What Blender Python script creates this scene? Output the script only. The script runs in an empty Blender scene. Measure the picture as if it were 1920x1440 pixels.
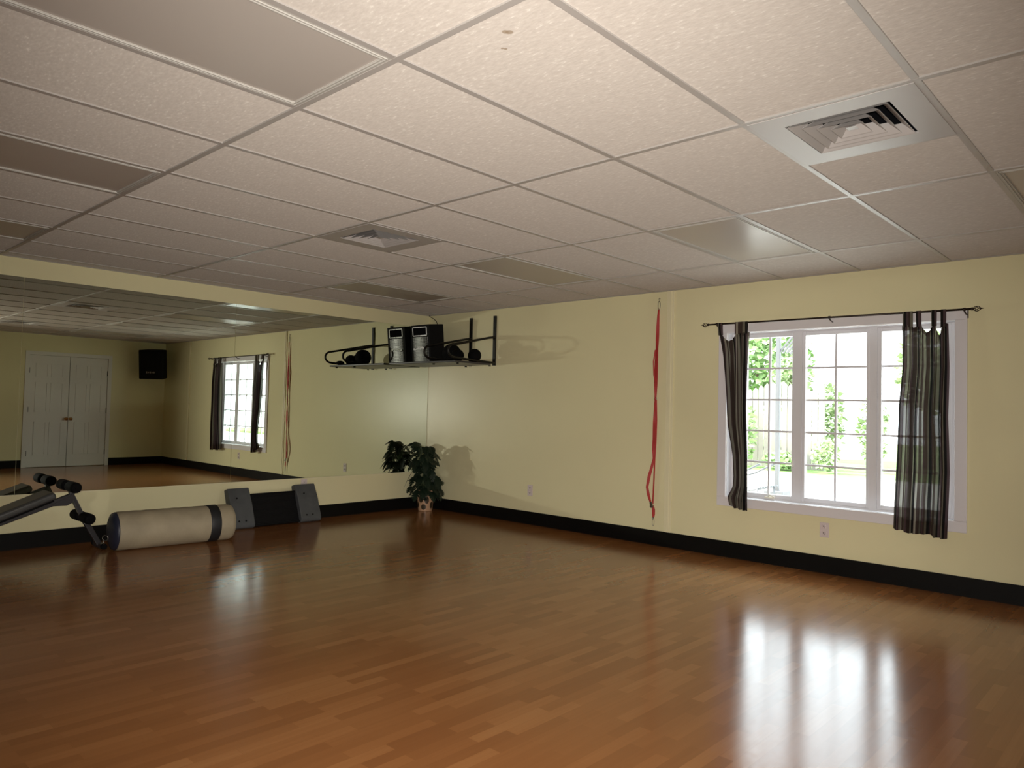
import bpy, bmesh, math, random
from mathutils import Vector, Matrix, Euler
R = random.Random(7)
sc = bpy.context.scene
COL = sc.collection
PI = math.pi
H = 2.353                     # ceiling height
W, D = 8.0, 9.6               # room: x 0..W (mirror wall at x=0), y -D..0 (window wall at y=0)
OX, OY, T = 5.0742, -4.4875, 0.6096   # ceiling grid origin and 2 ft module

# ------------------------------------------------------------------ materials
def srgb(r, g, b):
    f = lambda c: (c/255/12.92) if c/255 <= .04045 else ((c/255+.055)/1.055)**2.4
    return (f(r), f(g), f(b))
def mat(name, col=(.5,.5,.5), rough=.5, metal=0., spec=.5, bump=None, coat=0., var=None):
    m = bpy.data.materials.new(name); m.use_nodes = True
    nt = m.node_tree; b = nt.nodes['Principled BSDF']
    b.inputs['Base Color'].default_value = (*col, 1); b.inputs['Roughness'].default_value = rough
    b.inputs['Metallic'].default_value = metal; b.inputs['Specular IOR Level'].default_value = spec
    b.inputs['Coat Weight'].default_value = coat
    L = nt.links.new
    if bump or var:
        tc = nt.nodes.new('ShaderNodeTexCoord')
    if var:                                       # (scale, amount): mottled colour
        n = nt.nodes.new('ShaderNodeTexNoise'); n.inputs['Scale'].default_value = var[0]; n.inputs['Detail'].default_value = 5
        L(tc.outputs['Object'], n.inputs['Vector'])
        mx = nt.nodes.new('ShaderNodeMix'); mx.data_type = 'RGBA'
        mx.inputs[6].default_value = (*[c*(1-var[1]) for c in col], 1); mx.inputs[7].default_value = (*[min(1, c*(1+var[1])) for c in col], 1)
        L(n.outputs['Fac'], mx.inputs[0]); L(mx.outputs[2], b.inputs['Base Color'])
    if bump:                                      # (scale, strength)
        n = nt.nodes.new('ShaderNodeTexNoise'); n.inputs['Scale'].default_value = bump[0]; n.inputs['Detail'].default_value = 3
        L(tc.outputs['Object'], n.inputs['Vector'])
        bp = nt.nodes.new('ShaderNodeBump'); bp.inputs['Strength'].default_value = bump[1]; bp.inputs['Distance'].default_value = .01
        L(n.outputs['Fac'], bp.inputs['Height']); L(bp.outputs['Normal'], b.inputs['Normal'])
    return m

def ramp(nt, stops, interp='LINEAR'):
    r = nt.nodes.new('ShaderNodeValToRGB'); r.color_ramp.interpolation = interp
    e = r.color_ramp.elements
    e[0].position, e[0].color = stops[0][0], (*stops[0][1], 1)
    e[1].position, e[1].color = stops[-1][0], (*stops[-1][1], 1)
    for p, c in stops[1:-1]:
        x = e.new(p); x.color = (*c, 1)
    return r

M = {}
M['wall'] = mat('cream_wall_paint', (.76,.705,.445), .30, spec=.26, bump=(14,.05), var=(1.5,.03))
M['trim'] = mat('cream_trim_paint', (.79,.73,.49), .3)
M['white'] = mat('white_window_paint', (.74,.73,.76), .35)
M['casing'] = mat('white_casing_paint', (.74,.71,.73), .4)
M['base'] = mat('black_vinyl_baseboard', (.004,.0036,.0032), .5, spec=.14, var=(6,.25))
M['grid'] = mat('white_ceiling_bar', (.44,.41,.385), .40)
M['fixture'] = mat('white_fixture_metal', (.47,.45,.415), .4)
M['lens'] = mat('prismatic_light_lens', (.49,.445,.405), .27, spec=.26, bump=(420,.03))
M['vent'] = mat('white_vent_enamel', (.47,.445,.43), .42)
M['dark'] = mat('duct_dark', (.006,.006,.007), 1.0, spec=0)
M['black'] = mat('black_satin_steel', (.005,.0045,.004), .4, spec=.35)
M['box'] = mat('black_speaker_carpet', (.0035,.0035,.004), .8, spec=.25)
M['foam'] = mat('black_foam', (.0035,.0035,.004), .85, spec=.12, bump=(200,.2))
M['brass'] = mat('brass', (.65,.36,.14), .25, 1.)
M['steel'] = mat('worn_steel', (.34,.32,.28), .35, 1.)
M['red'] = mat('red_webbing', (.42,.030,.028), .6, bump=(500,.2), var=(30,.15))
M['outlet'] = mat('outlet_plastic', (.66,.57,.56), .35)
M['slot'] = mat('outlet_slot', (.06,.05,.05), .6)
M['canvas'] = mat('cream_canvas', (.35,.295,.20), .65, bump=(60,.12), var=(5,.34))
M['band'] = mat('black_band', (.012,.012,.014), .55)
M['navy'] = mat('navy_vinyl', (.020,.024,.045), .45, var=(10,.2))
M['grey'] = mat('grey_textured_plastic', (.072,.076,.080), .6, bump=(120,.25), var=(12,.25))
M['deck'] = mat('black_rubber_deck', (.004,.004,.0045), .7, spec=.18, bump=(90,.2))
M['pad'] = mat('grey_vinyl_pad', (.060,.060,.058), .38, var=(14,.15))
M['frame'] = mat('dark_bench_steel', (.035,.033,.036), .35)
M['soil'] = mat('potting_soil', (.03,.02,.015), .9)
M['leaf'] = mat('dark_green_leaf', (.013,.024,.014), .42, spec=.35, var=(9,.4))
M['stem'] = mat('green_stem', (.05,.07,.03), .5)
M['rod'] = mat('bronze_rod', (.035,.022,.016), .35, .6)
M['crank'] = mat('cream_crank', (.75,.70,.58), .4)
M['door'] = mat('white_door_paint', (.74,.72,.70), .4)
M['pot'] = mat('peach_glazed_pot', (.50,.31,.19), .3, var=(6,.15))
M['motif'] = mat('dark_pot_leaf_motif', (.05,.035,.02), .35)
M['frost'] = mat('white_horn_outline', (.85,.85,.85), .4)
M['patio'] = mat('pale_concrete', (.62,.61,.58), .9, var=(2,.05))
M['grass'] = mat('lawn_grass', (.12,.21,.05), .9, var=(3,.35))
M['fence'] = mat('weathered_fence_wood', (.20,.185,.16), .9, var=(5,.12))
M['bark'] = mat('tree_bark', (.16,.12,.08), .9)
M['tree'] = mat('bright_tree_leaves', (.25,.37,.15), .6, var=(2.5,.25))
M['hedge'] = mat('pale_shrub_leaves', (.33,.41,.22), .6, var=(2.5,.2))
M['post'] = mat('pale_painted_post', (.075,.075,.08), .5)
M['chair'] = mat('grey_patio_metal', (.09,.095,.105), .4, .2)
M['blocker'] = mat('sky_blocker_grey', (.5,.5,.5), .9)

def mat_mirror():
    m = bpy.data.materials.new('mirror_glass'); m.use_nodes = True; nt = m.node_tree
    b = nt.nodes['Principled BSDF']
    b.inputs['Base Color'].default_value = (.735,.785,.69,1); b.inputs['Metallic'].default_value = 1; b.inputs['Roughness'].default_value = 0.0
    b.inputs['Specular Tint'].default_value = (.8,.82,.75,1)
    return m
M['mirror'] = mat_mirror()

def mat_floor():
    m = bpy.data.materials.new('laminate_floor'); m.use_nodes = True; nt = m.node_tree; L = nt.links.new
    b = nt.nodes['Principled BSDF']; N = nt.nodes.new
    tc = N('ShaderNodeTexCoord')
    mp = N('ShaderNodeMapping'); mp.inputs['Rotation'].default_value = (0,0,PI/2); L(tc.outputs['Object'], mp.inputs['Vector'])
    def brick(w, h, off, seed_shift):
        k = N('ShaderNodeTexBrick'); k.inputs['Scale'].default_value = 1; k.inputs['Brick Width'].default_value = w
        k.inputs['Row Height'].default_value = h; k.inputs['Mortar Size'].default_value = .0006; k.inputs['Bias'].default_value = 0
        k.offset = off; k.offset_frequency = 2; k.squash = 1
        k.inputs['Color1'].default_value = (0,0,0,1); k.inputs['Color2'].default_value = (1,1,1,1); k.inputs['Mortar'].default_value = (.25,.25,.25,1)
        a = N('ShaderNodeMapping'); a.inputs['Location'].default_value = (seed_shift, 0, 0); L(mp.outputs['Vector'], a.inputs['Vector']); L(a.outputs['Vector'], k.inputs['Vector'])
        return k
    k1 = brick(.40, .056, .37, 0.0)
    # wood grain streaks along the strips (y)
    g = N('ShaderNodeMapping'); g.inputs['Scale'].default_value = (60, 2.2, 1); L(tc.outputs['Object'], g.inputs['Vector'])
    n = N('ShaderNodeTexNoise'); n.inputs['Scale'].default_value = 1; n.inputs['Detail'].default_value = 6; n.inputs['Distortion'].default_value = .4; L(g.outputs['Vector'], n.inputs['Vector'])
    g2 = N('ShaderNodeMapping'); g2.inputs['Scale'].default_value = (5, 1.1, 1); L(tc.outputs['Object'], g2.inputs['Vector'])
    n2 = N('ShaderNodeTexNoise'); n2.inputs['Scale'].default_value = 1; n2.inputs['Detail'].default_value = 2; L(g2.outputs['Vector'], n2.inputs['Vector'])
    a1 = N('ShaderNodeMath'); a1.operation = 'MULTIPLY_ADD'; a1.inputs[1].default_value = .50; L(k1.outputs['Color'], a1.inputs[0])
    s = N('ShaderNodeMath'); s.operation = 'MULTIPLY_ADD'; s.inputs[1].default_value = .28; s.inputs[2].default_value = 0; L(n.outputs['Fac'], s.inputs[0])
    s2 = N('ShaderNodeMath'); s2.operation = 'MULTIPLY_ADD'; s2.inputs[1].default_value = .22; L(n2.outputs['Fac'], s2.inputs[0]); L(s.outputs[0], s2.inputs[2])
    L(s2.outputs[0], a1.inputs[2])
    r = ramp(nt, [(.08,(.215,.082,.026)),(.40,(.255,.102,.033)),(.62,(.29,.120,.040)),(.92,(.36,.165,.060))])
    L(a1.outputs[0], r.inputs['Fac']); L(r.outputs['Color'], b.inputs['Base Color'])
    b.inputs['Roughness'].default_value = .17; b.inputs['Specular IOR Level'].default_value = .34
    w = N('ShaderNodeTexNoise'); w.inputs['Scale'].default_value = 35; w.inputs['Detail'].default_value = 2; L(tc.outputs['Object'], w.inputs['Vector'])
    rr = N('ShaderNodeMapRange'); rr.inputs['To Min'].default_value = .12; rr.inputs['To Max'].default_value = .22; L(w.outputs['Fac'], rr.inputs['Value']); L(rr.outputs['Result'], b.inputs['Roughness'])
    bp = N('ShaderNodeBump'); bp.inputs['Strength'].default_value = .05; bp.inputs['Distance'].default_value = .002; L(k1.outputs['Fac'], bp.inputs['Height']); bp.invert = True
    L(bp.outputs['Normal'], b.inputs['Normal'])
    return m
M['floor'] = mat_floor()

def mat_tile():
    m = bpy.data.materials.new('fissured_ceiling_tile'); m.use_nodes = True; nt = m.node_tree; L = nt.links.new; N = nt.nodes.new
    b = nt.nodes['Principled BSDF']; b.inputs['Roughness'].default_value = .85; b.inputs['Specular IOR Level'].default_value = .25; b.inputs['Diffuse Roughness'].default_value = .5
    tc = N('ShaderNodeTexCoord')
    v = N('ShaderNodeTexVoronoi'); v.inputs['Scale'].default_value = 70; v.inputs['Randomness'].default_value = 1; L(tc.outputs['Object'], v.inputs['Vector'])
    mp = N('ShaderNodeMapping'); mp.inputs['Scale'].default_value = (45,110,1); mp.inputs['Rotation'].default_value = (0,0,.6); L(tc.outputs['Object'], mp.inputs['Vector'])
    n = N('ShaderNodeTexNoise'); n.inputs['Scale'].default_value = 1; n.inputs['Detail'].default_value = 3; L(mp.outputs['Vector'], n.inputs['Vector'])
    r = ramp(nt, [(.3,(.455,.41,.37)),(.52,(.495,.448,.405)),(.64,(.52,.475,.43)),(.72,(.62,.58,.53))])
    L(n.outputs['Fac'], r.inputs['Fac'])
    # two small brown insect marks / water specks on the tile above the room's middle
    geo = N('ShaderNodeNewGeometry'); last = r.outputs['Color']
    for (px, py, a, bb, rad) in ((5.463,-4.369,1.0,1.0,.014),(5.455,-4.378,1,1,.012),(5.384,-4.302,1.0,1.0,.007),(5.378,-4.310,1.0,1.0,.006)):
        d = N('ShaderNodeVectorMath'); d.operation = 'DISTANCE'; d.inputs[1].default_value = (px, py, H+.006); L(geo.outputs['Position'], d.inputs[0])
        lt = N('ShaderNodeMapRange'); lt.inputs['From Min'].default_value = rad; lt.inputs['From Max'].default_value = rad*.7; lt.inputs['To Max'].default_value = .8; L(d.outputs['Value'], lt.inputs['Value'])
        mx = N('ShaderNodeMix'); mx.data_type = 'RGBA'; mx.inputs[7].default_value = (.25,.19,.13,1); L(lt.outputs['Result'], mx.inputs[0]); L(last, mx.inputs[6]); last = mx.outputs[2]
    L(last, b.inputs['Base Color'])
    bp = N('ShaderNodeBump'); bp.inputs['Strength'].default_value = .35; bp.inputs['Distance'].default_value = .004; L(n.outputs['Fac'], bp.inputs['Height']); L(bp.outputs['Normal'], b.inputs['Normal'])
    return m
M['tile'] = mat_tile()

def mat_glass():
    m = bpy.data.materials.new('window_glass'); m.use_nodes = True; nt = m.node_tree; L = nt.links.new; N = nt.nodes.new
    nt.nodes.remove(nt.nodes['Principled BSDF'])
    t = N('ShaderNodeBsdfTransparent'); t.inputs['Color'].default_value = (.96,.98,.97,1)
    g = N('ShaderNodeBsdfGlossy'); g.inputs['Roughness'].default_value = .02
    lw = N('ShaderNodeLayerWeight'); lw.inputs['Blend'].default_value = .5     # Schlick reflectance of a thin pane
    pw = N('ShaderNodeMath'); pw.operation = 'POWER'; pw.inputs[1].default_value = 5; L(lw.outputs['Facing'], pw.inputs[0])
    f = N('ShaderNodeMath'); f.operation = 'MULTIPLY_ADD'; f.inputs[1].default_value = .93; f.inputs[2].default_value = .035; L(pw.outputs[0], f.inputs[0])
    mx = N('ShaderNodeMixShader'); L(f.outputs[0], mx.inputs[0]); L(t.outputs[0], mx.inputs[1]); L(g.outputs[0], mx.inputs[2])
    L(mx.outputs[0], nt.nodes['Material Output'].inputs['Surface'])
    return m
M['glass'] = mat_glass()

def mat_curtain():
    m = bpy.data.materials.new('striped_sheer_curtain'); m.use_nodes = True; nt = m.node_tree; L = nt.links.new; N = nt.nodes.new
    nt.nodes.remove(nt.nodes['Principled BSDF'])
    uv = N('ShaderNodeUVMap'); sp = N('ShaderNodeSeparateXYZ'); L(uv.outputs['UV'], sp.inputs[0])
    fr = N('ShaderNodeMath'); fr.operation = 'FRACT'; L(sp.outputs['X'], fr.inputs[0])
    dk = (.050,.036,.030); gy = (.150,.138,.105); li = (.27,.25,.20); pl = (.075,.050,.052); bk = (.016,.015,.014)
    r = ramp(nt, [(0,dk),(.16,gy),(.24,bk),(.34,pl),(.50,li),(.60,dk),(.70,gy),(.80,bk),(.90,pl)], 'CONSTANT'); L(fr.outputs[0], r.inputs['Fac'])
    d = N('ShaderNodeBsdfDiffuse'); L(r.outputs['Color'], d.inputs['Color'])
    tl = N('ShaderNodeBsdfTranslucent'); L(r.outputs['Color'], tl.inputs['Color'])
    m1 = N('ShaderNodeMixShader'); m1.inputs[0].default_value = .20; L(d.outputs[0], m1.inputs[1]); L(tl.outputs[0], m1.inputs[2])
    tr = N('ShaderNodeBsdfTransparent')
    ta = ramp(nt, [(0,(.004,)*3),(.16,(.022,)*3),(.24,(.002,)*3),(.34,(.010,)*3),(.50,(.034,)*3),(.60,(.004,)*3),(.70,(.022,)*3),(.80,(.002,)*3),(.90,(.010,)*3)], 'CONSTANT'); L(fr.outputs[0], ta.inputs['Fac'])
    wv = N('ShaderNodeMath'); wv.operation = 'MULTIPLY'; L(ta.outputs['Color'], wv.inputs[0]); wv.inputs[1].default_value = 1.0
    m2 = N('ShaderNodeMixShader'); L(wv.outputs[0], m2.inputs[0]); L(m1.outputs[0], m2.inputs[1]); L(tr.outputs[0], m2.inputs[2])
    L(m2.outputs[0], nt.nodes['Material Output'].inputs['Surface'])
    return m
M['curtain'] = mat_curtain()

def mat_hem():
    m = M['curtain'].copy(); m.name = 'striped_curtain_double_hem'
    for n in m.node_tree.nodes:
        if n.type == 'MATH' and n.operation == 'MULTIPLY': n.inputs[1].default_value = .03
        if n.type == 'MIX_SHADER' and not n.inputs[0].is_linked: n.inputs[0].default_value = .08
    return m
M['hem'] = mat_hem()

def mat_grille():
    m = bpy.data.materials.new('perforated_steel_grille'); m.use_nodes = True; nt = m.node_tree; L = nt.links.new; N = nt.nodes.new
    b = nt.nodes['Principled BSDF']; b.inputs['Metallic'].default_value = .75; b.inputs['Roughness'].default_value = .38
    tc = N('ShaderNodeTexCoord'); mp = N('ShaderNodeMapping'); mp.inputs['Rotation'].default_value = (0,PI/4,0); L(tc.outputs['Object'], mp.inputs['Vector'])
    c = N('ShaderNodeTexChecker'); c.inputs['Scale'].default_value = 85; c.inputs['Color1'].default_value = (.15,.15,.145,1); c.inputs['Color2'].default_value = (.02,.02,.02,1)
    L(mp.outputs['Vector'], c.inputs['Vector']); L(c.outputs['Color'], b.inputs['Base Color'])
    return m
M['grille'] = mat_grille()

# ------------------------------------------------------------------ mesh helpers
def bx(bm, c, s, rot=None, mi=0):
    m = Matrix.Translation(Vector(c)) @ (rot.to_4x4() if rot else Matrix.Identity(4)) @ Matrix.Diagonal((*s, 1))
    r = bmesh.ops.create_cube(bm, size=1, matrix=m)
    fs = {f for v in r['verts'] for f in v.link_faces}
    for f in fs: f.material_index = mi
    return r['verts']
def b2(bm, lo, hi, mi=0):
    return bx(bm, [(a+b)/2 for a, b in zip(lo, hi)], [abs(b-a) for a, b in zip(lo, hi)], None, mi)
def bevelled(bm, c, s, r, rot=None, seg=3):
    t = bmesh.new(); bmesh.ops.create_cube(t, size=1, matrix=Matrix.Diagonal((*s, 1)))
    bmesh.ops.bevel(t, geom=t.edges[:], offset=r, segments=seg, profile=.5, affect='EDGES')
    t.transform(Matrix.Translation(Vector(c)) @ (rot.to_4x4() if rot else Matrix.Identity(4)))
    merge(bm, t)
def merge(bm, t):
    me = bpy.data.meshes.new('tmp'); t.to_mesh(me); t.free(); bm.from_mesh(me); bpy.data.meshes.remove(me)
def frame_at(d):
    d = d.normalized(); up = Vector((0,0,1)) if abs(d.z) < .95 else Vector((1,0,0))
    a = d.cross(up).normalized(); return a, a.cross(d).normalized()
def tube(bm, pts, r, seg=10, cap=True, closed=False, flat=None):
    pts = [Vector(p) for p in pts]; n = len(pts); rings = []
    for i, p in enumerate(pts):
        if closed: d = pts[(i+1) % n]-pts[i-1]
        else: d = pts[min(i+1, n-1)]-pts[max(i-1, 0)]
        a, b = frame_at(d)
        if i and not closed:                      # keep frames from flipping
            pa = rings[-1][1]; a = (pa - d.normalized()*pa.dot(d.normalized())).normalized(); b = a.cross(d.normalized()).normalized()
        rr = r[i] if isinstance(r, (list, tuple)) else r
        vs = [bm.verts.new(p + a*math.cos(2*PI*k/seg)*rr*(flat[0] if flat else 1) + b*math.sin(2*PI*k/seg)*rr*(flat[1] if flat else 1)) for k in range(seg)]
        rings.append((vs, a))
    m = n if closed else n-1
    for i in range(m):
        A, B = rings[i][0], rings[(i+1) % n][0]
        for k in range(seg): bm.faces.new((A[k], A[(k+1) % seg], B[(k+1) % seg], B[k])).smooth = True
    if cap and not closed:
        bm.faces.new(rings[0][0][::-1]); bm.faces.new(rings[-1][0])
def lathe(bm, prof, seg=40, mtx=None, mi=None):
    mtx = mtx or Matrix.Identity(4); rows = []
    for r, z in prof:
        rows.append([bm.verts.new(mtx @ Vector((r*math.cos(2*PI*k/seg), r*math.sin(2*PI*k/seg), z))) for k in range(seg)])
    for i in range(len(rows)-1):
        for k in range(seg):
            f = bm.faces.new((rows[i][k], rows[i][(k+1) % seg], rows[i+1][(k+1) % seg], rows[i+1][k])); f.smooth = True
            if mi: f.material_index = mi(2*PI*(k+.5)/seg, (prof[i][1]+prof[i+1][1])/2)
    if prof[0][0] > 1e-4: bm.faces.new(rows[0][::-1])
    if prof[-1][0] > 1e-4: bm.faces.new(rows[-1])
def along(p, d):                                   # matrix: local z along d at p
    return Matrix.Translation(Vector(p)) @ Vector(d).to_track_quat('Z', 'Y').to_matrix().to_4x4()
def ball(bm, c, s, seg=24):
    r = bmesh.ops.create_uvsphere(bm, u_segments=seg, v_segments=seg//2, radius=1, matrix=Matrix.Translation(Vector(c)) @ Matrix.Diagonal((*s, 1)))
    for v in r['verts']:
        for f in v.link_faces: f.smooth = True
def torus(bm, c, R1, r, axis=(0,1,0), sx=1, sz=1, seg=24):
    q = Vector(axis).to_track_quat('Z', 'Y').to_matrix()
    pts = [Vector(c) + q @ Vector((math.cos(2*PI*k/seg)*R1*sx, math.sin(2*PI*k/seg)*R1*sz, 0)) for k in range(seg)]
    tube(bm, pts, r, 8, closed=True)
def ribbon(bm, pts, thick=.0035):                  # pts: (pos, half-width, angle in xy of the width direction)
    rows = []
    for p, h, a in pts:
        w = Vector((math.cos(a), math.sin(a), 0)); n = Vector((-math.sin(a), math.cos(a), 0))*thick; p = Vector(p)
        rows.append([bm.verts.new(q) for q in (p-w*h-n, p+w*h-n, p+w*h+n, p-w*h+n)])
    for A, B in zip(rows, rows[1:]):
        for k in range(4): bm.faces.new((A[k], A[(k+1) % 4], B[(k+1) % 4], B[k])).smooth = False
    bm.faces.new(rows[0]); bm.faces.new(rows[-1][::-1])

def wloc(o):
    v = Vector(o.location)
    return v + (wloc(o.parent) if o.parent else Vector())
def obj(name, bm, mats, parent=None, label=None, smooth_bevel=0):
    """Link bm (built in world coordinates) as one mesh object, under parent when given."""
    if parent is not None: bm.transform(Matrix.Translation(-wloc(parent)))
    bmesh.ops.recalc_face_normals(bm, faces=bm.faces[:])
    me = bpy.data.meshes.new(name); bm.to_mesh(me); bm.free()
    for m in (mats if isinstance(mats, (list, tuple)) else [mats]): me.materials.append(M[m])
    o = bpy.data.objects.new(name, me); COL.objects.link(o)
    if parent is not None: o.parent = parent
    if label: o['label'] = label
    if smooth_bevel:
        bv = o.modifiers.new('edge', 'BEVEL'); bv.width = smooth_bevel; bv.segments = 2; bv.limit_method = 'ANGLE'
    return o
def tag(o, label, cat, group=None, kind=None):
    o['label'] = label; o['category'] = cat
    if group: o['group'] = group
    if kind: o['kind'] = kind
    return o
def thing(name, label, cat, loc=(0,0,0), group=None):
    o = bpy.data.objects.new(name, None); COL.objects.link(o); o.location = loc; o.empty_display_size = .1
    return tag(o, label, cat, group)
def struct(name, bm, mats, parent=None, label=None):
    o = obj(name, bm, mats, parent); o['kind'] = 'structure'
    if label: o['label'] = label
    return o
def copy_tree(src, loc, label):
    r = src.copy(); COL.objects.link(r); r.location = loc; r['label'] = label
    for ch in list(src.children):
        c = ch.copy(); COL.objects.link(c); c.parent = r
        for g in list(ch.children):
            d = g.copy(); COL.objects.link(d); d.parent = c
    return r
def B(): return bmesh.new()

# ------------------------------------------------------------------ room shell
bm = B(); b2(bm, (-.15,-D-.15,-.12), (W+.15,.15,0)); struct('floor', bm, 'floor', label='orange brown strip laminate floor with a glossy finish')
WX0, WX1, WZ0, WZ1 = 3.985, 5.715, .515, 1.93     # window opening
bm = B()
b2(bm, (-.15,0,0), (WX0,.15,H+.3)); b2(bm, (WX1,0,0), (W+.15,.15,H+.3)); b2(bm, (WX0,0,0), (WX1,.15,WZ0)); b2(bm, (WX0,0,WZ1), (WX1,.15,H+.3))
struct('wall_right', bm, 'wall', label='cream wall with the window')
bm = B(); b2(bm, (-.15,-D,0), (0,0,H+.3)); struct('wall_left', bm, 'wall', label='cream wall behind the mirrors')
DY0, DY1, DZ = -2.31, -1.04, 1.985                 # double door in the far wall
bm = B(); b2(bm, (W,-D,0), (W+.15,DY0,H+.3)); b2(bm, (W,DY1,0), (W+.15,0,H+.3)); b2(bm, (W,DY0,DZ), (W+.15,DY1,H+.3)); b2(bm, (W+.06,DY0,0), (W+.15,DY1,DZ))  # last box: backing added behind the door leaves to stop outside light leaking in
struct('wall_far', bm, 'wall', label='cream wall with the white double door, seen in the mirror')
bm = B(); b2(bm, (-.15,-D-.15,0), (W+.15,-D,H+.3)); struct('wall_back', bm, 'wall')
bm = B(); b2(bm, (-.4,-D-.4,H+.3), (W+.4,.5,H+.45)); struct('sky_blocker', bm, 'blocker')  # unseen slab added above the ceiling to keep sky light out
bh, bt = .134, .014
bm = B(); b2(bm, (0,-bt,0), (W,0,bh)); struct('baseboard_right', bm, 'base', label='tall black baseboard under the window')
bm = B(); b2(bm, (0,-D,0), (bt,-bt,bh)); struct('baseboard_left', bm, 'base', label='tall black baseboard under the mirrors')
bm = B(); b2(bm, (W-bt,-D,0), (W,DY0-.07,bh)); b2(bm, (W-bt,DY1+.07,0), (W,-bt,bh)); struct('baseboard_far', bm, 'base')
bm = B(); b2(bm, (bt,-D,0), (W-bt,-D+bt,bh)); struct('baseboard_back', bm, 'base')
for i, x in enumerate((3.417, 6.86)):              # flat battens over the wall panel joints
    bm = B(); bevelled(bm, (x,-.006,(bh+H)/2), (.075,.012,H-bh), .003); bevelled(bm, (x,-.013,(bh+H)/2), (.030,.010,H-bh), .004)
    struct('trim_%d' % (i+1), bm, 'trim', label='cream vertical batten on the window wall')

# ceiling: tiles with openings for lights and diffusers
LIGHTS = [(-1,-1),(-4,-1),(-7,-1),(2,2),(-1,2),(-4,2),(-7,2)]
VENTS = [(1,1),(-4,1)]
def gx(k): return min(max(OX+T*k, 0), W)
def gy(j): return min(max(OY+2*T*j, -D), 0)
bm = B(); zt = H+.006
for k in range(-9, 5):
    for j in range(-5, 4):
        x0, x1, y0, y1 = gx(k), gx(k+1), gy(j), gy(j+1)
        if x1-x0 < .01 or y1-y0 < .01 or (k, j) in LIGHTS: continue
        if (k, j) in VENTS: y0 = (y0+y1)/2
        bm.faces.new([bm.verts.new(p) for p in ((x0,y0,zt),(x0,y1,zt),(x1,y1,zt),(x1,y0,zt))])
ceiling = struct('ceiling', bm, 'tile', label='dropped ceiling of two by four foot mineral tiles')
bm = B(); gw = .024
for k in range(-8, 5):
    x = OX+T*k
    if 0 < x < W: b2(bm, (x-gw/2,-D,H), (x+gw/2,0,H+.03))
for j in range(-4, 4):
    y = OY+2*T*j
    if -D < y < 0: b2(bm, (0,y-gw/2,H-.0006), (W,y+gw/2,H+.03))
for (k, j) in VENTS:
    y = OY+2*T*j+T; b2(bm, (gx(k),y-gw/2,H-.0003), (gx(k+1),y+gw/2,H+.03))
b2(bm, (0,-.022,H-.0003), (W,0,H+.004)); b2(bm, (0,-D,H-.0003), (.022,0,H+.004)); b2(bm, (W-.022,-D,H), (W,0,H+.004))
struct('ceiling_grid', bm, 'grid', ceiling, 'white tee bar grid between the tiles')

# ceiling light panels (switched off)
def light_panel(k, j, label):
    x0, x1, y0, y1 = OX+T*k+.012, OX+T*(k+1)-.012, OY+2*T*j+.012, OY+2*T*(j+1)-.012
    t = thing('ceiling_light', label, 'ceiling light', ((x0+x1)/2,(y0+y1)/2,H), 'ceiling light panels')
    bm = B(); f = .028
    for lo, hi in (((x0,y0),(x1,y0+f)),((x0,y1-f),(x1,y1)),((x0,y0+f),(x0+f,y1-f)),((x1-f,y0+f),(x1,y1-f))):
        b2(bm, (*lo,H+.001), (*hi,H+.012))
    for q in (.010, .022):
        for lo, hi in (((x0+q,y0+q),(x1-q,y0+q+.004)),((x0+q,y1-q-.004),(x1-q,y1-q)),((x0+q,y0+q),(x0+q+.004,y1-q)),((x1-q-.004,y0+q),(x1-q,y1-q))):
            b2(bm, (*lo,H-.003), (*hi,H+.004))
    obj('frame', bm, 'fixture', t)
    bm = B(); b2(bm, (x0+f,y0+f,H+.003), (x1-f,y1-f,H+.009)); obj('diffuser', bm, 'lens', t, 'grey plastic lens, unlit')
    bm = B(); b2(bm, (x0,y0,H+.02), (x1,y1,H+.12)); obj('housing', bm, 'fixture', t)
    return t
LL = {(-1,-1): 'unlit light panel at the upper left, largest of the ceiling lights',
      (-4,-1): 'dull brown unlit light panel at the left edge of the photo',
      (-7,-1): 'small dark light panel in the ceiling just above the mirror wall at far left',
      (2,2): 'unlit light panel cut off by the right edge of the photo',
      (-1,2): 'light panel with pale window glare in the ceiling above the strap and window gap',
      (-4,2): 'tan unlit light panel above the black wall shelf',
      (-7,2): 'dark unlit light panel nearest the mirror, left of the corner'}
first = None
for (k, j) in LIGHTS:
    c = ((OX+T*k+OX+T*(k+1))/2, (OY+2*T*j+OY+2*T*(j+1))/2, H)
    if first is None: first = light_panel(k, j, LL[(k, j)])
    else: copy_tree(first, c, LL[(k, j)])

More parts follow.
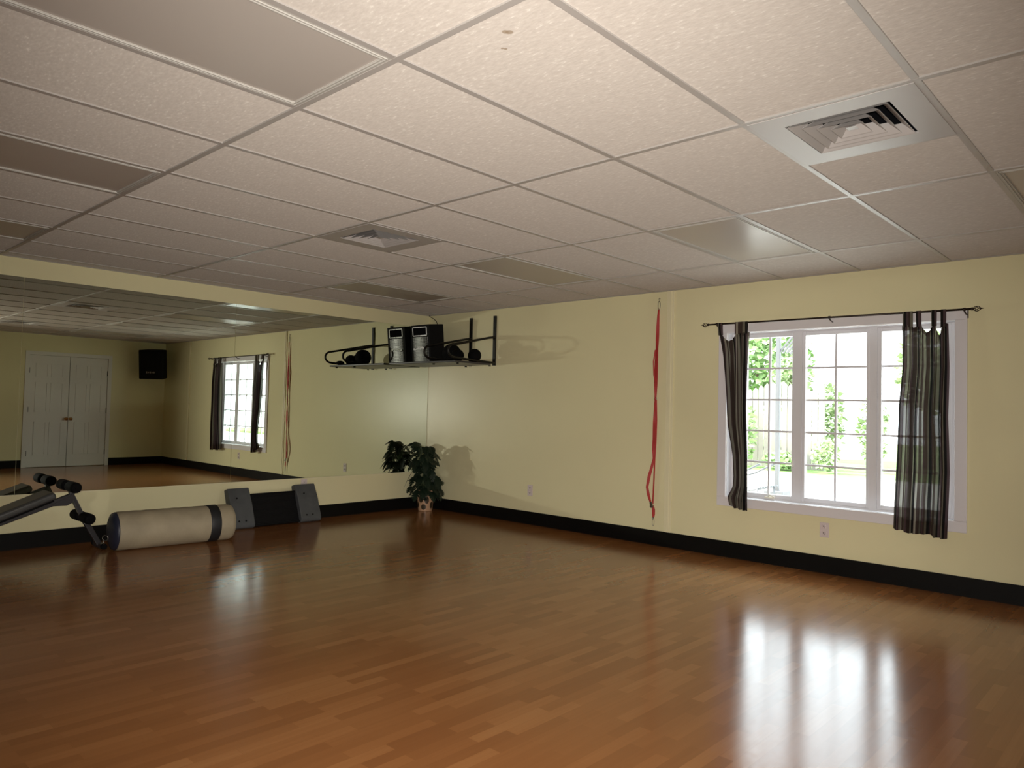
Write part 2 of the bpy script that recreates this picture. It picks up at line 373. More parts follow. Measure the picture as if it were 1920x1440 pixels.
# square four way air diffusers
def vent(k, j, label):
    cx, cy = OX+T*k+T/2, OY+2*T*j+T/2
    t = thing('ceiling_vent', label, 'air vent', (cx,cy,H), 'ceiling air vents')
    o, a = T/2-.010, .190
    bm = B()
    for lo, hi in (((-o,-o),(o,-a)),((-o,a),(o,o)),((-o,-a),(-a,a)),((a,-a),(o,a))): b2(bm, (cx+lo[0],cy+lo[1],H-.003), (cx+hi[0],cy+hi[1],H+.004))
    obj('face_plate', bm, 'vent', t)
    bm = B(); h = .16                               # the dark plenum box above
    for lo, hi in (((-a-.01,-a-.01,0),(a+.01,-a,h)),((-a-.01,a,0),(a+.01,a+.01,h)),((-a-.01,-a,0),(-a,a,h)),((a,-a,0),(a+.01,a,h)),((-a,-a,h),(a,a,h+.01))):
        b2(bm, (cx+lo[0],cy+lo[1],H+.004+lo[2]), (cx+hi[0],cy+hi[1],H+.004+hi[2]))
    obj('plenum', bm, 'dark', t)
    for s in (.183, .142, .101, .060):              # nested flared square louvres
        bm = B(); s2 = s-.040; z0, z1 = H-.006, H+.030; th = .003
        for q in range(4):
            m = Matrix.Translation((cx,cy,0)) @ Matrix.Rotation(q*PI/2, 4, 'Z')
            P = [(-s,-s,z0),(s,-s,z0),(s2,-s2,z1),(-s2,-s2,z1)]
            vs = [bm.verts.new(m @ Vector(p)) for p in P] + [bm.verts.new(m @ Vector((p[0],p[1]+th,p[2]+th*.6))) for p in P]
            for f in ((0,1,2,3),(7,6,5,4),(0,4,5,1),(1,5,6,2),(2,6,7,3),(3,7,4,0)): bm.faces.new([vs[i] for i in f])
        obj('louver', bm, 'vent', t)
    bm = B(); P = [bm.verts.new((cx+x*.019,cy+y*.019,H+.004)) for x, y in ((-1,-1),(1,-1),(1,1),(-1,1))]; q = bm.verts.new((cx,cy,H+.02))
    bm.faces.new(P)
    for i in range(4): bm.faces.new((P[i], P[(i+1) % 4], q))
    obj('centre_cap', bm, 'vent', t)
    return t
v0 = vent(1, 1, 'white square air vent in the ceiling above the window, the larger one')
copy_tree(v0, (OX+T*-4+T/2, OY+2*T+T/2, H), 'square air vent with a tan plate in mid ceiling, the smaller one')

# ------------------------------------------------------------------ mirrors
MZ0, MZ1 = .440, 2.201
for (ya, yb, lab) in ((-2.507,-.004,'wall mirror panel in the corner behind the black shelf and plant'),
                      (-4.310,-2.509,'middle wall mirror panel reflecting the white double door'),
                      (-6.113,-4.312,'wall mirror panel at the very left edge of the photo')):
    t = thing('wall_mirror', lab, 'mirror', (0,(ya+yb)/2,MZ0), 'mirror panels on the left wall')
    bm = B(); b2(bm, (.001,ya,MZ0), (.006,yb,MZ1)); obj('glass', bm, 'mirror', t)
    bm = B(); b2(bm, (.0005,ya,MZ0-.010), (.010,yb,MZ0-.001)); obj('channel', bm, 'trim', t, 'thin strip along the bottom edge')

# ------------------------------------------------------------------ window
win = bpy.data.objects.new('window_1', None); COL.objects.link(win); win.location = (4.85,0,WZ0); win['kind'] = 'structure'; win['label'] = 'white three part casement window'
bm = B(); c0 = .078
for lo, hi in (((WX0-c0,WZ1),(WX1+c0,WZ1+c0)),((WX0-c0,WZ0-c0),(WX1+c0,WZ0)),((WX0-c0,WZ0),(WX0,WZ1)),((WX1,WZ0),(WX1+c0,WZ1))):
    bevelled(bm, ((lo[0]+hi[0])/2,-.008,(lo[1]+hi[1])/2), (hi[0]-lo[0],.018,hi[1]-lo[1]), .004)
obj('casing', bm, 'casing', win, 'flat white casing boards round the window')
bm = B()
for lo, hi in (((WX0+.004,.001,WZ0-.012),(WX1-.004,.149,WZ0+.003)),((WX0+.004,.001,WZ1-.003),(WX1-.004,.149,WZ1+.012)),((WX0-.012,.001,WZ0),(WX0+.004,.149,WZ1)),((WX1-.004,.001,WZ0),(WX1+.012,.149,WZ1))): b2(bm, lo, hi)
obj('jamb', bm, 'white', win)
GY = .115
sashes = [(4.115,4.515),(4.625,5.095),(5.205,5.605)]
bm = B()                                            # outer frame and the two posts
b2(bm, (WX0,.085,WZ0), (4.045,.15,WZ1)); b2(bm, (5.675,.085,WZ0), (WX1,.15,WZ1)); b2(bm, (4.045,.085,WZ0), (5.675,.15,WZ0+.014)); b2(bm, (4.045,.085,WZ1-.012), (5.675,.15,WZ1))
b2(bm, (4.545,.083,WZ0+.014), (4.600,.15,WZ1-.012)); b2(bm, (5.120,.083,WZ0+.014), (5.175,.15,WZ1-.012))
obj('frame', bm, 'white', win)
SZ0, SZ1 = .562, 1.886
bounds = [(4.045,4.545),(4.600,5.120),(5.175,5.675)]
for (a, b), (g0, g1) in zip(bounds, sashes):
    bm = B()
    for lo, hi in (((a,WZ0+.014),(g0,WZ1-.012)),((g1,WZ0+.014),(b,WZ1-.012)),((g0,WZ0+.014),(g1,SZ0)),((g0,SZ1),(g1,WZ1-.012))):
        bevelled(bm, ((lo[0]+hi[0])/2,.112,(lo[1]+hi[1])/2), (hi[0]-lo[0],.045,hi[1]-lo[1]), .004)
    s = obj('sash', bm, 'white', win)
    bm = B(); xm = (g0+g1)/2; b2(bm, (xm-.008,GY-.008,SZ0), (xm+.008,GY+.010,SZ1))
    for q in range(1, 5):
        z = SZ0+(SZ1-SZ0)*q/5; b2(bm, (g0,GY-.007,z-.008), (g1,GY+.009,z+.008))
    obj('muntin', bm, 'white', s, 'thin white glazing bars')
    bm = B(); b2(bm, (g0-.004,GY+.0115,SZ0-.004), (g1+.004,GY+.0145,SZ1+.004)); obj('pane', bm, 'glass', s)
bm = B(); bevelled(bm, (4.345,.068,.537), (.085,.028,.016), .005); tube(bm, [(4.335,.06,.545),(4.352,.045,.560),(4.395,.035,.545)], .0055); ball(bm, (4.395,.035,.545), (.009,)*3, 12)
obj('crank_handle', bm, 'crank', win, 'cream crank handle')
bm = B(); tube(bm, [(4.530,.088,.80),(4.530,.070,.82),(4.530,.068,.86)], .006); obj('lock_lever', bm, 'crank', win)

# curtain rod
rodz = lambda x: 2.004-(x-3.82)*.006
t = thing('curtain_rod', 'thin bronze curtain rod with open wire finials above the window', 'curtain rod', (4.84,0,2.0))
bm = B(); tube(bm, [(3.845,-.09,rodz(3.845)),(5.835,-.09,rodz(5.835))], .0075, 10); obj('rod', bm, 'rod', t)
for sgn, x in ((-1,3.845),(1,5.835)):
    bm = B(); z = rodz(x); L_ = .062
    for q in range(5):
        pts = []
        for i in range(11):
            u = i/10; rr = .016*math.sin(PI*u)**.8+.002; an = 2*PI*q/5+u*2.4*sgn
            pts.append((x+sgn*(.008+u*L_*.75), -.09+rr*math.cos(an), z+rr*math.sin(an)))
        tube(bm, pts, .0024, 6)
    tube(bm, [(x-sgn*.004,-.09,z),(x+sgn*.010,-.09,z)], .0105, 10); tube(bm, [(x+sgn*.052,-.09,z),(x+sgn*.074,-.09,z)], [.006,.001], 8)
    obj('finial', bm, 'rod', t)
for x in (3.925,4.876,5.790):
    bm = B(); z = rodz(x); bx(bm, (x,-.004,z-.025), (.018,.008,.055)); tube(bm, [(x,-.006,z-.03),(x,-.05,z-.024),(x,-.085,z-.012)], .005, 8); tube(bm, [(x-.008,-.09,z),(x+.008,-.09,z)], .0115, 10)
    obj('bracket', bm, 'rod', t)

def lerp(tab, z):                                  # tab: descending (z, x)
    if z >= tab[0][0]: return tab[0][1]
    for (z0, x0), (z1, x1) in zip(tab, tab[1:]):
        if z1 <= z <= z0: u = (z0-z)/(z0-z1); return x0+(x1-x0)*u
    return tab[-1][1]
def curtain(label, left, right, top, bot, nf, amp, stripes, tabs, seedph, hemh):
    t = thing('curtain', label, 'curtain', ((left[0][1]+right[0][1])/2,-.09,top[0][1]), 'striped tab top curtains')
    def pos(s, v):                                  # s across, v 0 top .. 1 bottom
        zt, zb = lerp([(-a, b) for a, b in top], -s), lerp([(-a, b) for a, b in bot], -s)
        z = zt+(zb-zt)*v
        x0, x1 = lerp(left, z), lerp(right, z)
        y = -.088 + amp*(.35+.65*min(1, v*4))*math.sin(2*PI*nf*s+seedph+.5*math.sin(3*v)) + .006*math.sin(2*PI*nf*2.3*s+1.3*v)
        return Vector((x0+(x1-x0)*(s+.012*math.sin(2*PI*nf*s*1.7+2*v)*math.sin(PI*s)), y, z))
    def sheet(bm, v0, v1, nv, off):
        uvl = bm.loops.layers.uv.new('UVMap'); ns = 150
        G = [[bm.verts.new(pos(i/ns, v0+(v1-v0)*j/nv)+Vector((0,off,0))) for i in range(ns+1)] for j in range(nv+1)]
        for j in range(nv):
            for i in range(ns):
                f = bm.faces.new((G[j][i], G[j][i+1], G[j+1][i+1], G[j+1][i])); f.smooth = True
                for l, (a, b) in zip(f.loops, ((i,j),(i+1,j),(i+1,j+1),(i,j+1))): l[uvl].uv = (a/ns*stripes+.07, b/nv)
    bm = B(); sheet(bm, 0, 1, 70, 0); obj('panel', bm, 'curtain', t)
    bm = B(); sheet(bm, 1-hemh, 1, 4, -.003); obj('hem', bm, 'hem', t, 'dark doubled hem')
    bm = B(); sheet(bm, 0, .022, 2, -.003); obj('heading', bm, 'hem', t)
    for (x, w, ph) in tabs:                          # tabs loop over the rod
        bm = B(); uvl = bm.loops.layers.uv.new('UVMap'); z0 = rodz(x)
        s = min(max((x-left[0][1])/(right[0][1]-left[0][1]), 0), 1)
        zt = lerp([(-a, b) for a, b in top], -s)-.012; yb = pos(s, 0).y
        path = [(yb-.008, zt), (-.098-.002, z0-.03), (-.0995, z0), (-.097, z0+.007), (-.09, z0+.0098), (-.083, z0+.007), (-.0805, z0), (-.081, z0-.03), (yb+.004, zt)]
        rows = [[bm.verts.new((x+dx*w/2, y, z)) for dx in (-1,-.5,0,.5,1)] for y, z in path]
        for A, Bq in zip(rows, rows[1:]):
            for i in range(4):
                f = bm.faces.new((A[i], A[i+1], Bq[i+1], Bq[i])); f.smooth = True
                for l in f.loops: l[uvl].uv = (ph+(l.vert.co.x-x)*6, .5)
        obj('tab', bm, 'hem', t)
    return t
curtain('narrow striped tab top curtain bunched at the left of the window',
        [(1.93,3.945),(1.737,3.980),(1.397,4.008),(1.138,4.026),(.877,4.079),(.707,4.091),(.621,4.086),(.522,4.034),(.44,4.060),(.40,4.085)],
        [(1.93,4.224),(1.626,4.214),(1.286,4.208),(.912,4.219),(.40,4.223)],
        [(0,1.928),(.1,1.905),(.22,1.863),(.33,1.846),(.44,1.868),(.56,1.912),(.75,1.925),(1,1.918)],
        [(0,.512),(.12,.470),(.24,.438),(.55,.438),(.62,.430),(1,.424)], 4.5, .024, 2.6,
        [(3.957,.038,.3),(4.115,.040,.55),(4.155,.036,.1),(4.187,.036,.8)], .6, .05)
curtain('wider striped sheer curtain at the right of the window',
        [(1.93,5.394),(1.6,5.392),(1.328,5.368),(.981,5.358),(.608,5.340),(.38,5.336)],
        [(1.93,5.692),(1.594,5.697),(1.235,5.689),(.856,5.700),(.38,5.684)],
        [(0,1.902),(.2,1.900),(.28,1.882),(.34,1.898),(.42,1.905),(.54,1.832),(.63,1.868),(.69,1.898),(.74,1.895),(.80,1.820),(.88,1.880),(.94,1.905),(1,1.898)],
        [(0,.420),(.25,.414),(.30,.400),(.5,.405),(.76,.412),(.78,.392),(1,.392)], 6, .026, 3.4,
        [(5.418,.032,.3),(5.450,.030,.7),(5.504,.031,.92),(5.603,.031,.32),(5.662,.032,.9)], 1.1, .062)

# ------------------------------------------------------------------ red strap
t = thing('hanging_strap', 'long red webbing strap with metal clips hanging beside the window', 'strap', (3.29,-.03,2.3))
def seg_pts(keys, n):                                # keys: (x, y, z, half width, angle)
    out = []
    for a, b in zip(keys, keys[1:]):
        for i in range(n):
            u = i/n; q = [p+(r-p)*u for p, r in zip(a, b)]; out.append((q[:3], q[3], q[4]))
    out.append((keys[-1][:3], keys[-1][3], keys[-1][4])); return out
bm = B()
ribbon(bm, seg_pts([(3.2965,-.020,2.185,.007,1.2),(3.294,-.022,2.13,.010,.9),(3.291,-.022,2.03,.014,.5),(3.288,-.022,1.90,.015,.0),(3.286,-.022,1.815,.013,-.2),(3.283,-.024,1.70,.018,-.2),(3.281,-.024,1.52,.017,-.1),(3.281,-.024,1.40,.011,.5),(3.281,-.026,1.345,.008,.9)], 5))
ribbon(bm, seg_pts([(3.281,-.026,1.345,.008,1.1),(3.276,-.026,1.23,.010,.9),(3.277,-.026,1.10,.017,.0),(3.276,-.026,.98,.018,-.15),(3.272,-.026,.88,.015,.3),(3.272,-.026,.80,.008,.9),(3.262,-.030,.74,.012,.7),(3.232,-.034,.63,.014,.35),(3.214,-.036,.53,.012,.5),(3.228,-.034,.46,.013,.9),(3.252,-.030,.385,.008,1.2)], 5))
ribbon(bm, seg_pts([(3.268,-.026,.37,.011,.6),(3.279,-.024,.33,.014,.2),(3.280,-.024,.285,.014,.1),(3.278,-.024,.255,.009,.4)], 4))
obj('webbing', bm, 'red', t)
bm = B()
ribbon(bm, seg_pts([(3.288,-.020,1.345,.005,.7),(3.292,-.018,1.15,.006,.9),(3.289,-.018,.95,.006,.6),(3.281,-.020,.80,.005,1.0),(3.276,-.020,.60,.006,1.1),(3.268,-.020,.38,.006,1.1)], 6))
ribbon(bm, seg_pts([(3.274,-.030,1.81,.005,.9),(3.263,-.040,1.70,.006,.7),(3.266,-.036,1.58,.005,.9),(3.279,-.028,1.50,.005,1.1)], 5))
obj('loose_webbing', bm, 'red', t)
bm = B(); torus(bm, (3.297,-.016,2.225), .012, .0036, (0,1,0), 1, 3.3); torus(bm, (3.297,-.012,2.283), .009, .0025, (1,0,0)); tube(bm, [(3.297,0,2.292),(3.297,-.016,2.292)], .004); obj('top_clip', bm, 'steel', t, 'steel snap hook on the wall screw')
bm = B(); torus(bm, (3.284,-.030,1.352), .012, .003, (.4,1,0), 1.3, 1); obj('ring', bm, 'steel', t)
bm = B(); bevelled(bm, (3.262,-.034,.370), (.028,.012,.055), .004, Euler((0,-.3,0)).to_matrix()); bx(bm, (3.268,-.041,.357), (.034,.006,.018), Euler((0,-.3,0)).to_matrix()); obj('buckle', bm, 'steel', t)
bm = B(); torus(bm, (3.278,-.024,.215), .012, .0028, (0,1,0), .9, 3); torus(bm, (3.278,-.024,.247), .009, .0026, (0,1,0)); obj('bottom_clip', bm, 'steel', t)

# ------------------------------------------------------------------ outlets
def outlet(p, n, label):
    t = thing('wall_outlet', label, 'outlet', p, 'wall outlets')
    q = Matrix.Rotation(0 if n == 'y' else PI/2, 3, 'Z')   # facing -y, or +x
    v = lambda a, b, c: Vector(p)+q @ Vector((a,b,c))
    bm = B(); bevelled(bm, v(0,-.003,0), (.072,.006,.116), .003, q); obj('cover_plate', bm, 'outlet', t)
    for s in (-1,1):
        bm = B(); bevelled(bm, v(0,-.007,s*.026), (.033,.004,.030), .006, q)
        soc = obj('socket', bm, 'outlet', t)
        bm = B(); bx(bm, v(-.007,-.0092,s*.026+.003), (.003,.002,.010), q); bx(bm, v(.007,-.0092,s*.026+.003), (.003,.002,.010), q); tube(bm, [v(0,-.008,s*.026-.009), v(0,-.0102,s*.026-.009)], .003, 8)
        obj('slots', bm, 'slot', soc)
    return t
outlet((1.731,0,.360), 'y', 'pale outlet on the window wall, nearest the plant')
outlet((4.822,0,.336), 'y', 'pale outlet on the wall directly under the window')
outlet((0,-1.685,.378), 'x', 'pale outlet on the mirror wall above the step platform')

# ------------------------------------------------------------------ wall shelf in the corner
SZ = 1.745
t = thing('wall_shelf', 'black steel wall shelf with tube loop sides high in the corner', 'wall shelf', (.95,0,1.72))
for x in (.76,1.15):
    bm = B(); bx(bm, (x,-.010,1.995), (.036,.020,.565)); bx(bm, (x,-.021,2.05), (.012,.003,.44)); obj('upright', bm, 'black', t)
    bm = B(); x += .022; pts = [(x-.012,-.02,2.035),(x,-.12,2.018)]
    a, b = Vector((x,-.62,1.905)), Vector((x,-.64,SZ+.02)); r_ = (a.z-b.z)/2; cz = (a.z+b.z)/2
    for i in range(13):
        an = PI/2+PI*i/12; pts.append((x, -.645+.085*math.cos(an), cz+r_*math.sin(an)))
    pts += [(x,-.40,SZ+.008),(x,-.10,SZ-.002),(x,-.02,SZ-.004)]
    tube(bm, pts, .0125, 12); obj('side_loop', bm, 'black', t)
bm = B(); bevelled(bm, (.622,-.375,SZ-.022), (1.14,.55,.022), .006)
obj('shelf_board', bm, 'frame', t, 'dark grey board')
for x in (.76,1.15):
    for y in (-.08,-.57):
        bm = B(); tube(bm, [(x,y,SZ-.034),(x,y,SZ-.046)], .014, 10); obj('bolt', bm, 'black', t)

# loudspeaker standing on the shelf, its front leaning forward a little
t = thing('loudspeaker', 'tall black loudspeaker with a silver grille standing on the corner shelf', 'speaker', (.233,-.22,SZ-.011))
q = Euler((math.radians(6),0,0)).to_matrix(); c = Vector((.233,-.218,1.981))
def sp(a, b_, z): return c+q @ Vector((a,b_,z))
bm = B(); bevelled(bm, sp(0,0,0), (.345,.225,.455), .008, q); obj('cabinet', bm, 'box', t)
bm = B(); bx(bm, sp(0,-.1135,.150), (.235,.004,.092), q); obj('horn_mouth', bm, 'dark', t)
bm = B()
for (a, z, sx_, sz_) in ((-.064,.199,.118,.010),(.064,.199,.118,.010),(-.064,.101,.118,.010),(.064,.101,.118,.010),(-.124,.150,.009,.086),(.124,.150,.009,.086)): bx(bm, sp(a,-.1155,z), (sx_,.006,sz_), q)
obj('horn_outline', bm, 'frost', t, 'white broken rectangle round the horn')
bm = B(); n_ = 14; za, zb = .085, -.205                # shallow bowed grille
rows = []
for i in range(n_+1):
    a = -.140+.280*i/n_; dep = -.114-.012*math.cos(PI*(i/n_-.5))
    rows.append([bm.verts.new(sp(a, dep, za-(za-zb)*k/6)) for k in range(7)])
for i in range(n_):
    for k in range(6): bm.faces.new((rows[i][k], rows[i+1][k], rows[i+1][k+1], rows[i][k+1])).smooth = True
for i in (0, n_):
    e = [bm.verts.new(sp(-.140+.280*i/n_, -.112, za-(za-zb)*k/6)) for k in range(7)]
    for k in range(6): bm.faces.new((rows[i][k], rows[i][k+1], e[k+1], e[k]))
obj('grille', bm, 'grille', t)
bm = B()
for a, z, s in ((-.105,-.055,.016),(-.085,-.062,.014),(-.062,-.056,.012),(-.042,-.050,.013),(-.020,-.045,.017),(.012,-.050,.015),(.040,-.042,.013),(.075,-.050,.020)): ball(bm, sp(a,-.1255,z), (s,.004,s*.9), 12)
obj('logo', bm, 'frost', t, 'blurred pale logo across the grille')
# cord from the ceiling corner down to the speaker
bm = B(); tube(bm, [(.045,-.045,H),(.06,-.05,H-.012),(.11,-.07,H-.028),(.17,-.09,H-.048),(.24,-.10,H-.085),(.28,-.11,H-.135)], .004, 8)
tag(obj('speaker_cord', bm, 'black'), 'short black cord dropping from the ceiling corner to the loudspeaker', 'cord')
for (c3, s3, lab, nm) in (((.845,-.385,SZ-.011+.104),(.104,.104,.104),'large black ball beside the loudspeaker on the corner shelf','exercise_ball'),
                     ((1.130,-.300,SZ-.011+.074),(.074,.074,.074),'small black ball at the right end of the corner shelf','exercise_ball'),
                     ((1.015,-.450,SZ-.011+.069),(.075,.070,.069),'middle black ball of the three on the corner shelf','exercise_ball')):
    bm = B(); ball(bm, c3, s3, 32)
    tag(obj(nm, bm, 'foam'), lab, 'ball', 'black balls on the shelf')
bm = B(); ball(bm, (1.045,-.590,SZ-.011+.028), (.060,.050,.028), 24); tag(obj('foam_pad', bm, 'foam'), 'low rounded black pad at the front of the corner shelf', 'pad')

# ------------------------------------------------------------------ potted plant
PX, PY = .250, -.200
t = thing('potted_plant', 'bushy dark green plant in a peach pot with leaf marks, in the corner', 'potted plant', (PX,PY,0))
motifs = [(-1.25,.150,.34,.050,.25),(-.55,.135,.30,.045,-.2),(-.95,.050,.34,.034,.0),(-1.9,.070,.25,.03,.3),(.2,.07,.3,.04,0),(1.2,.14,.3,.05,.2),(2.4,.12,.3,.045,0),(-2.6,.13,.3,.05,0)]
def motif(an, z):
    an = (an+PI) % (2*PI)-PI
    for a, zc, da, dz, sl in motifs:
        d = (an-a+PI) % (2*PI)-PI; d -= sl*(z-zc)/.06*.3
        if (d/da)**2+((z-zc)/dz)**2 < 1: return 1
    return 0
bm = B(); prof = [(.080,0)]+[(.084+.022*i/46, .004+.226*i/46) for i in range(47)]+[(.112,.232),(.112,.245),(.104,.247),(.100,.235),(.098,.215)]
lathe(bm, prof, 96, Matrix.Translation((PX,PY,0)), motif); obj('pot', bm, ['pot','motif'], t)
bm = B(); lathe(bm, [(.0999,.214),(.06,.222),(.0001,.225)], 32, Matrix.Translation((PX,PY,0))); obj('soil', bm, 'soil', t)
stems = B(); fol = B()
def leaf(bm, p, d, L_, wd, droop, roll):
    d = Vector(d).normalized(); side = d.cross(Vector((0,0,1)))
    side = side.normalized() if side.length > .05 else Vector((1,0,0))
    side = Matrix.Rotation(roll, 3, d) @ side; up = side.cross(d).normalized()
    ctr = lambda u: Vector(p)+d*L_*u-Vector((0,0,1))*droop*L_*u*u
    wid = lambda u: wd*max(.02, math.sin(PI*min(1, u*.93+.07))**.75)*(1.12-.35*u)
    n = 6                                            # split leaf: broad fingers either side of the midrib
    for i in range(n):
        u0, u1 = i/n, (i+1)/n; c0, c1 = ctr(u0), ctr(u1)
        for s in (-1, 1):
            w0, w1 = wid(u0+.02), wid(u1)
            a0 = c0+side*s*w0*.42+up*w0*.10; a1 = c1+side*s*w1*.42+up*w1*.10
            t0 = ctr(min(1, u0+.09))+side*s*w0+up*w0*.02; t1 = ctr(min(1.03, u1+.05))+side*s*wid(u0+.12)*.97+up*w1*.02
            q = [bm.verts.new(x) for x in (c0, a0, t0, t1, a1, c1)]
            bm.faces.new((q[0], q[1], q[4], q[5])).smooth = True; bm.faces.new((q[1], q[2], q[3], q[4])).smooth = True
spots = []
for i in range(120):
    h = R.uniform(.20, .80) if i % 5 else R.uniform(.24, .42); an = R.uniform(0, 2*PI)
    rad = (.155 if h < .45 else .135)*math.sqrt(R.uniform(.02,1))*(1-.4*max(0,(h-.62)/.2)); k = max(0, h-.40)
    spots.append((PX+rad*math.cos(an)+.02-.14*k, PY+rad*math.sin(an)-.01-.10*k, h))
for (x, y, z) in spots:
    x = max(x, .06); y = min(y, -.06)
    tip = Vector((x,y,z)); base = Vector((PX+R.uniform(-.05,.05), PY+R.uniform(-.05,.05), .22))
    out = Vector((x-PX+.03, y-PY, 0)); out = out.normalized() if out.length > .01 else Vector((1,0,0))
    if z > .26:
        mid = (base+tip)/2+Vector((0,0,.05))-out*.02
        tube(stems, [base, (base*2+mid*3)/5, mid, (mid+tip)/2+Vector((0,0,.02)), tip], [.004,.0036,.003,.0026,.002], 6)
    L_ = R.uniform(.09,.15); d = out*R.uniform(.6,1)+Vector((R.uniform(-.5,.5),R.uniform(-.5,.5),R.uniform(-.7,.15)))
    e = tip+d.normalized()*L_
    if e.x < .05: d.x = abs(d.x)*.3+.05
    if e.y > -.05: d.y = -abs(d.y)*.3-.05
    if z < .3: d.z = -.35
    leaf(fol, tip, d, L_, R.uniform(.036,.056), R.uniform(.2,.6), R.uniform(-.6,.6))
for (p, d, L_, wd) in (((.17,-.33,.47),(-.30,-.55,-.85),.19,.060),((.15,-.30,.80),(-.45,-.55,-.15),.13,.05),((.38,-.17,.42),(.7,-.2,-.6),.15,.055),((.34,-.30,.30),(.5,-.4,-.7),.12,.05),((.24,-.34,.32),(.0,-.6,-.6),.12,.05),((.30,-.20,.76),(.8,-.3,-.3),.13,.05)):
    leaf(fol, p, d, L_, wd, .35, .2); tube(stems, [(PX,PY,.22), ((p[0]+PX)/2,(p[1]+PY)/2,p[2]*.8+.1), p], [.004,.003,.002], 6)
for v in fol.verts:
    v.co.x = max(v.co.x, .03); v.co.y = min(v.co.y, -.03)
obj('stem', stems, 'stem', t); obj('foliage', fol, 'leaf', t)

# ------------------------------------------------------------------ aerobic step leaning on the wall
t = thing('step_platform', 'black step platform with two grey end blocks leaning against the mirror wall', 'step platform', (.15,-2.07,0))
lean = Matrix.Rotation(math.radians(-22), 3, 'Y')      # local z runs up the leaning board, local x is its outward normal
o_ = Vector((.195,-2.075,.0))
def st(a, y, z): return o_+lean @ Vector((a,y,z))
bm = B(); bevelled(bm, st(-.032,0,.182), (.045,.86,.325), .01, lean)
for z in (.05,.11,.18,.25,.31): bevelled(bm, st(-.0085,0,z), (.006,.44,.020), .002, lean)
obj('deck', bm, 'deck', t, 'black ribbed rubber deck')
for y0, y1 in ((-.485,-.262),(.245,.480)):
    bm = B(); ym = (y0+y1)/2; w_ = y1-y0
    prof = [(-.058,.0),(.022,.0),(.040,.03),(.040,.24),(.018,.40),(-.058,.408)]
    A = [bm.verts.new(st(a,y0,z+.006)) for a, z in prof]; Bv = [bm.verts.new(st(a,y1,z+.006)) for a, z in prof]
    for i in range(len(prof)):
        j = (i+1) % len(prof); bm.faces.new((A[i], A[j], Bv[j], Bv[i]))
    bm.faces.new(A[::-1]); bm.faces.new(Bv)
    e = obj('end_block', bm, 'grey', t, 'grey textured end block', .008)
    for dy, z in ((-.04,.30),(-.05,.07),(.02,.07)):
        bm = B(); tube(bm, [st(.038,ym+dy,z), st(.0425,ym+dy,z)], .009, 10); obj('plug', bm, 'deck', e)
for v in (.02,.34):
    bm = B(); bevelled(bm, st(-.02,.0,v), (.05,.5,.012), .003, lean); obj('edge_strip', bm, 'deck', t)

# ------------------------------------------------------------------ punching bag on the floor
A_, Bz = Vector((.538,-3.745,.1575)), Vector((.613,-2.784,.1575))
t = thing('punching_bag', 'cream canvas punching bag with a black band lying on the floor', 'punching bag', (A_.x,A_.y,0))
d = (Bz-A_).normalized(); Lb = (Bz-A_).length; mt = along(A_, d); rb = .156
bm = B(); lathe(bm, [(.0,.004),(.12,.004),(rb-.006,.010),(rb,.03)]+[(rb+.0012*math.sin(u*9), .03+(Lb-.075)*u/20) for u in range(1,20)]+[(rb,Lb-.045),(rb-.008,Lb-.015),(rb-.03,Lb-.002),(.10,Lb),(.0,Lb)], 56, mt); obj('canvas_cover', bm, 'canvas', t)
bm = B(); lathe(bm, [(rb+.0012,Lb*.765),(rb+.0032,Lb*.768),(rb+.0032,Lb*.852),(rb+.0012,Lb*.855)], 56, mt); obj('band', bm, 'band', t, 'black band round the bag')
bm = B(); lathe(bm, [(.0,-.030),(.06,-.028),(.11,-.020),(rb-.012,-.006),(rb-.003,.012),(rb-.004,.02)], 48, mt); obj('end_cap', bm, 'navy', t, 'navy blue end')
bm = B(); torus(bm, A_+Vector((-.01,-.05,-.05)), .022, .004, (1,.2,.3)); torus(bm, A_+Vector((-.03,-.055,-.085)), .016, .0035, (.1,1,.3)); obj('hanging_ring', bm, 'steel', t)

# ------------------------------------------------------------------ sit-up bench
t = thing('sit_up_bench', 'grey padded sit-up bench with black foam rollers at the left edge of the photo', 'exercise bench', (.34,-4.3,0))
XB = .33
sl = math.atan2(.135,.345); pr = Matrix.Rotation(sl, 3, 'X')
pc = Vector((XB,-4.640,.228))
bm = B(); bevelled(bm, pc+pr @ Vector((0,0,.040)), (.27,1.11,.060), .024, pr, 4); obj('pad', bm, 'pad', t, 'grey vinyl pad')
bm = B(); bevelled(bm, pc+pr @ Vector((0,0,.004)), (.23,1.06,.016), .004, pr); obj('pad_board', bm, 'foam', t)
bm = B()
def sq(p0, p1, w=.045, hgt=.045):
    p0, p1 = Vector(p0), Vector(p1); dd = p1-p0; m_ = dd.to_track_quat('Z', 'Y').to_matrix(); bevelled(bm, (p0+p1)/2, (w,hgt,dd.length), .006, m_)
sq((XB,-5.20,-.004+.02), (XB,-4.00,.438)); obj('main_beam', bm, 'frame', t)
bm = B(); b_ = [(-4.16,.372),(-4.00,.452),(-3.975,.475),(-3.985,.392),(-4.03,.368)]
Aq = [bm.verts.new((XB-.026,y,z)) for y, z in b_]; Bq = [bm.verts.new((XB+.026,y,z)) for y, z in b_]
for i in range(5): bm.faces.new((Aq[i], Aq[(i+1) % 5], Bq[(i+1) % 5], Bq[i]))
bm.faces.new(Aq[::-1]); bm.faces.new(Bq); obj('gusset', bm, 'frame', t, None, .004)
bm = B(); sq((XB,-4.022,.535), (XB,-3.99,.44), .03, .03); sq((XB,-3.995,.45), (XB,-3.905,.262), .036, .036); sq((XB,-3.91,.27), (XB,-3.775,.028), .04, .04); obj('leg', bm, 'frame', t)
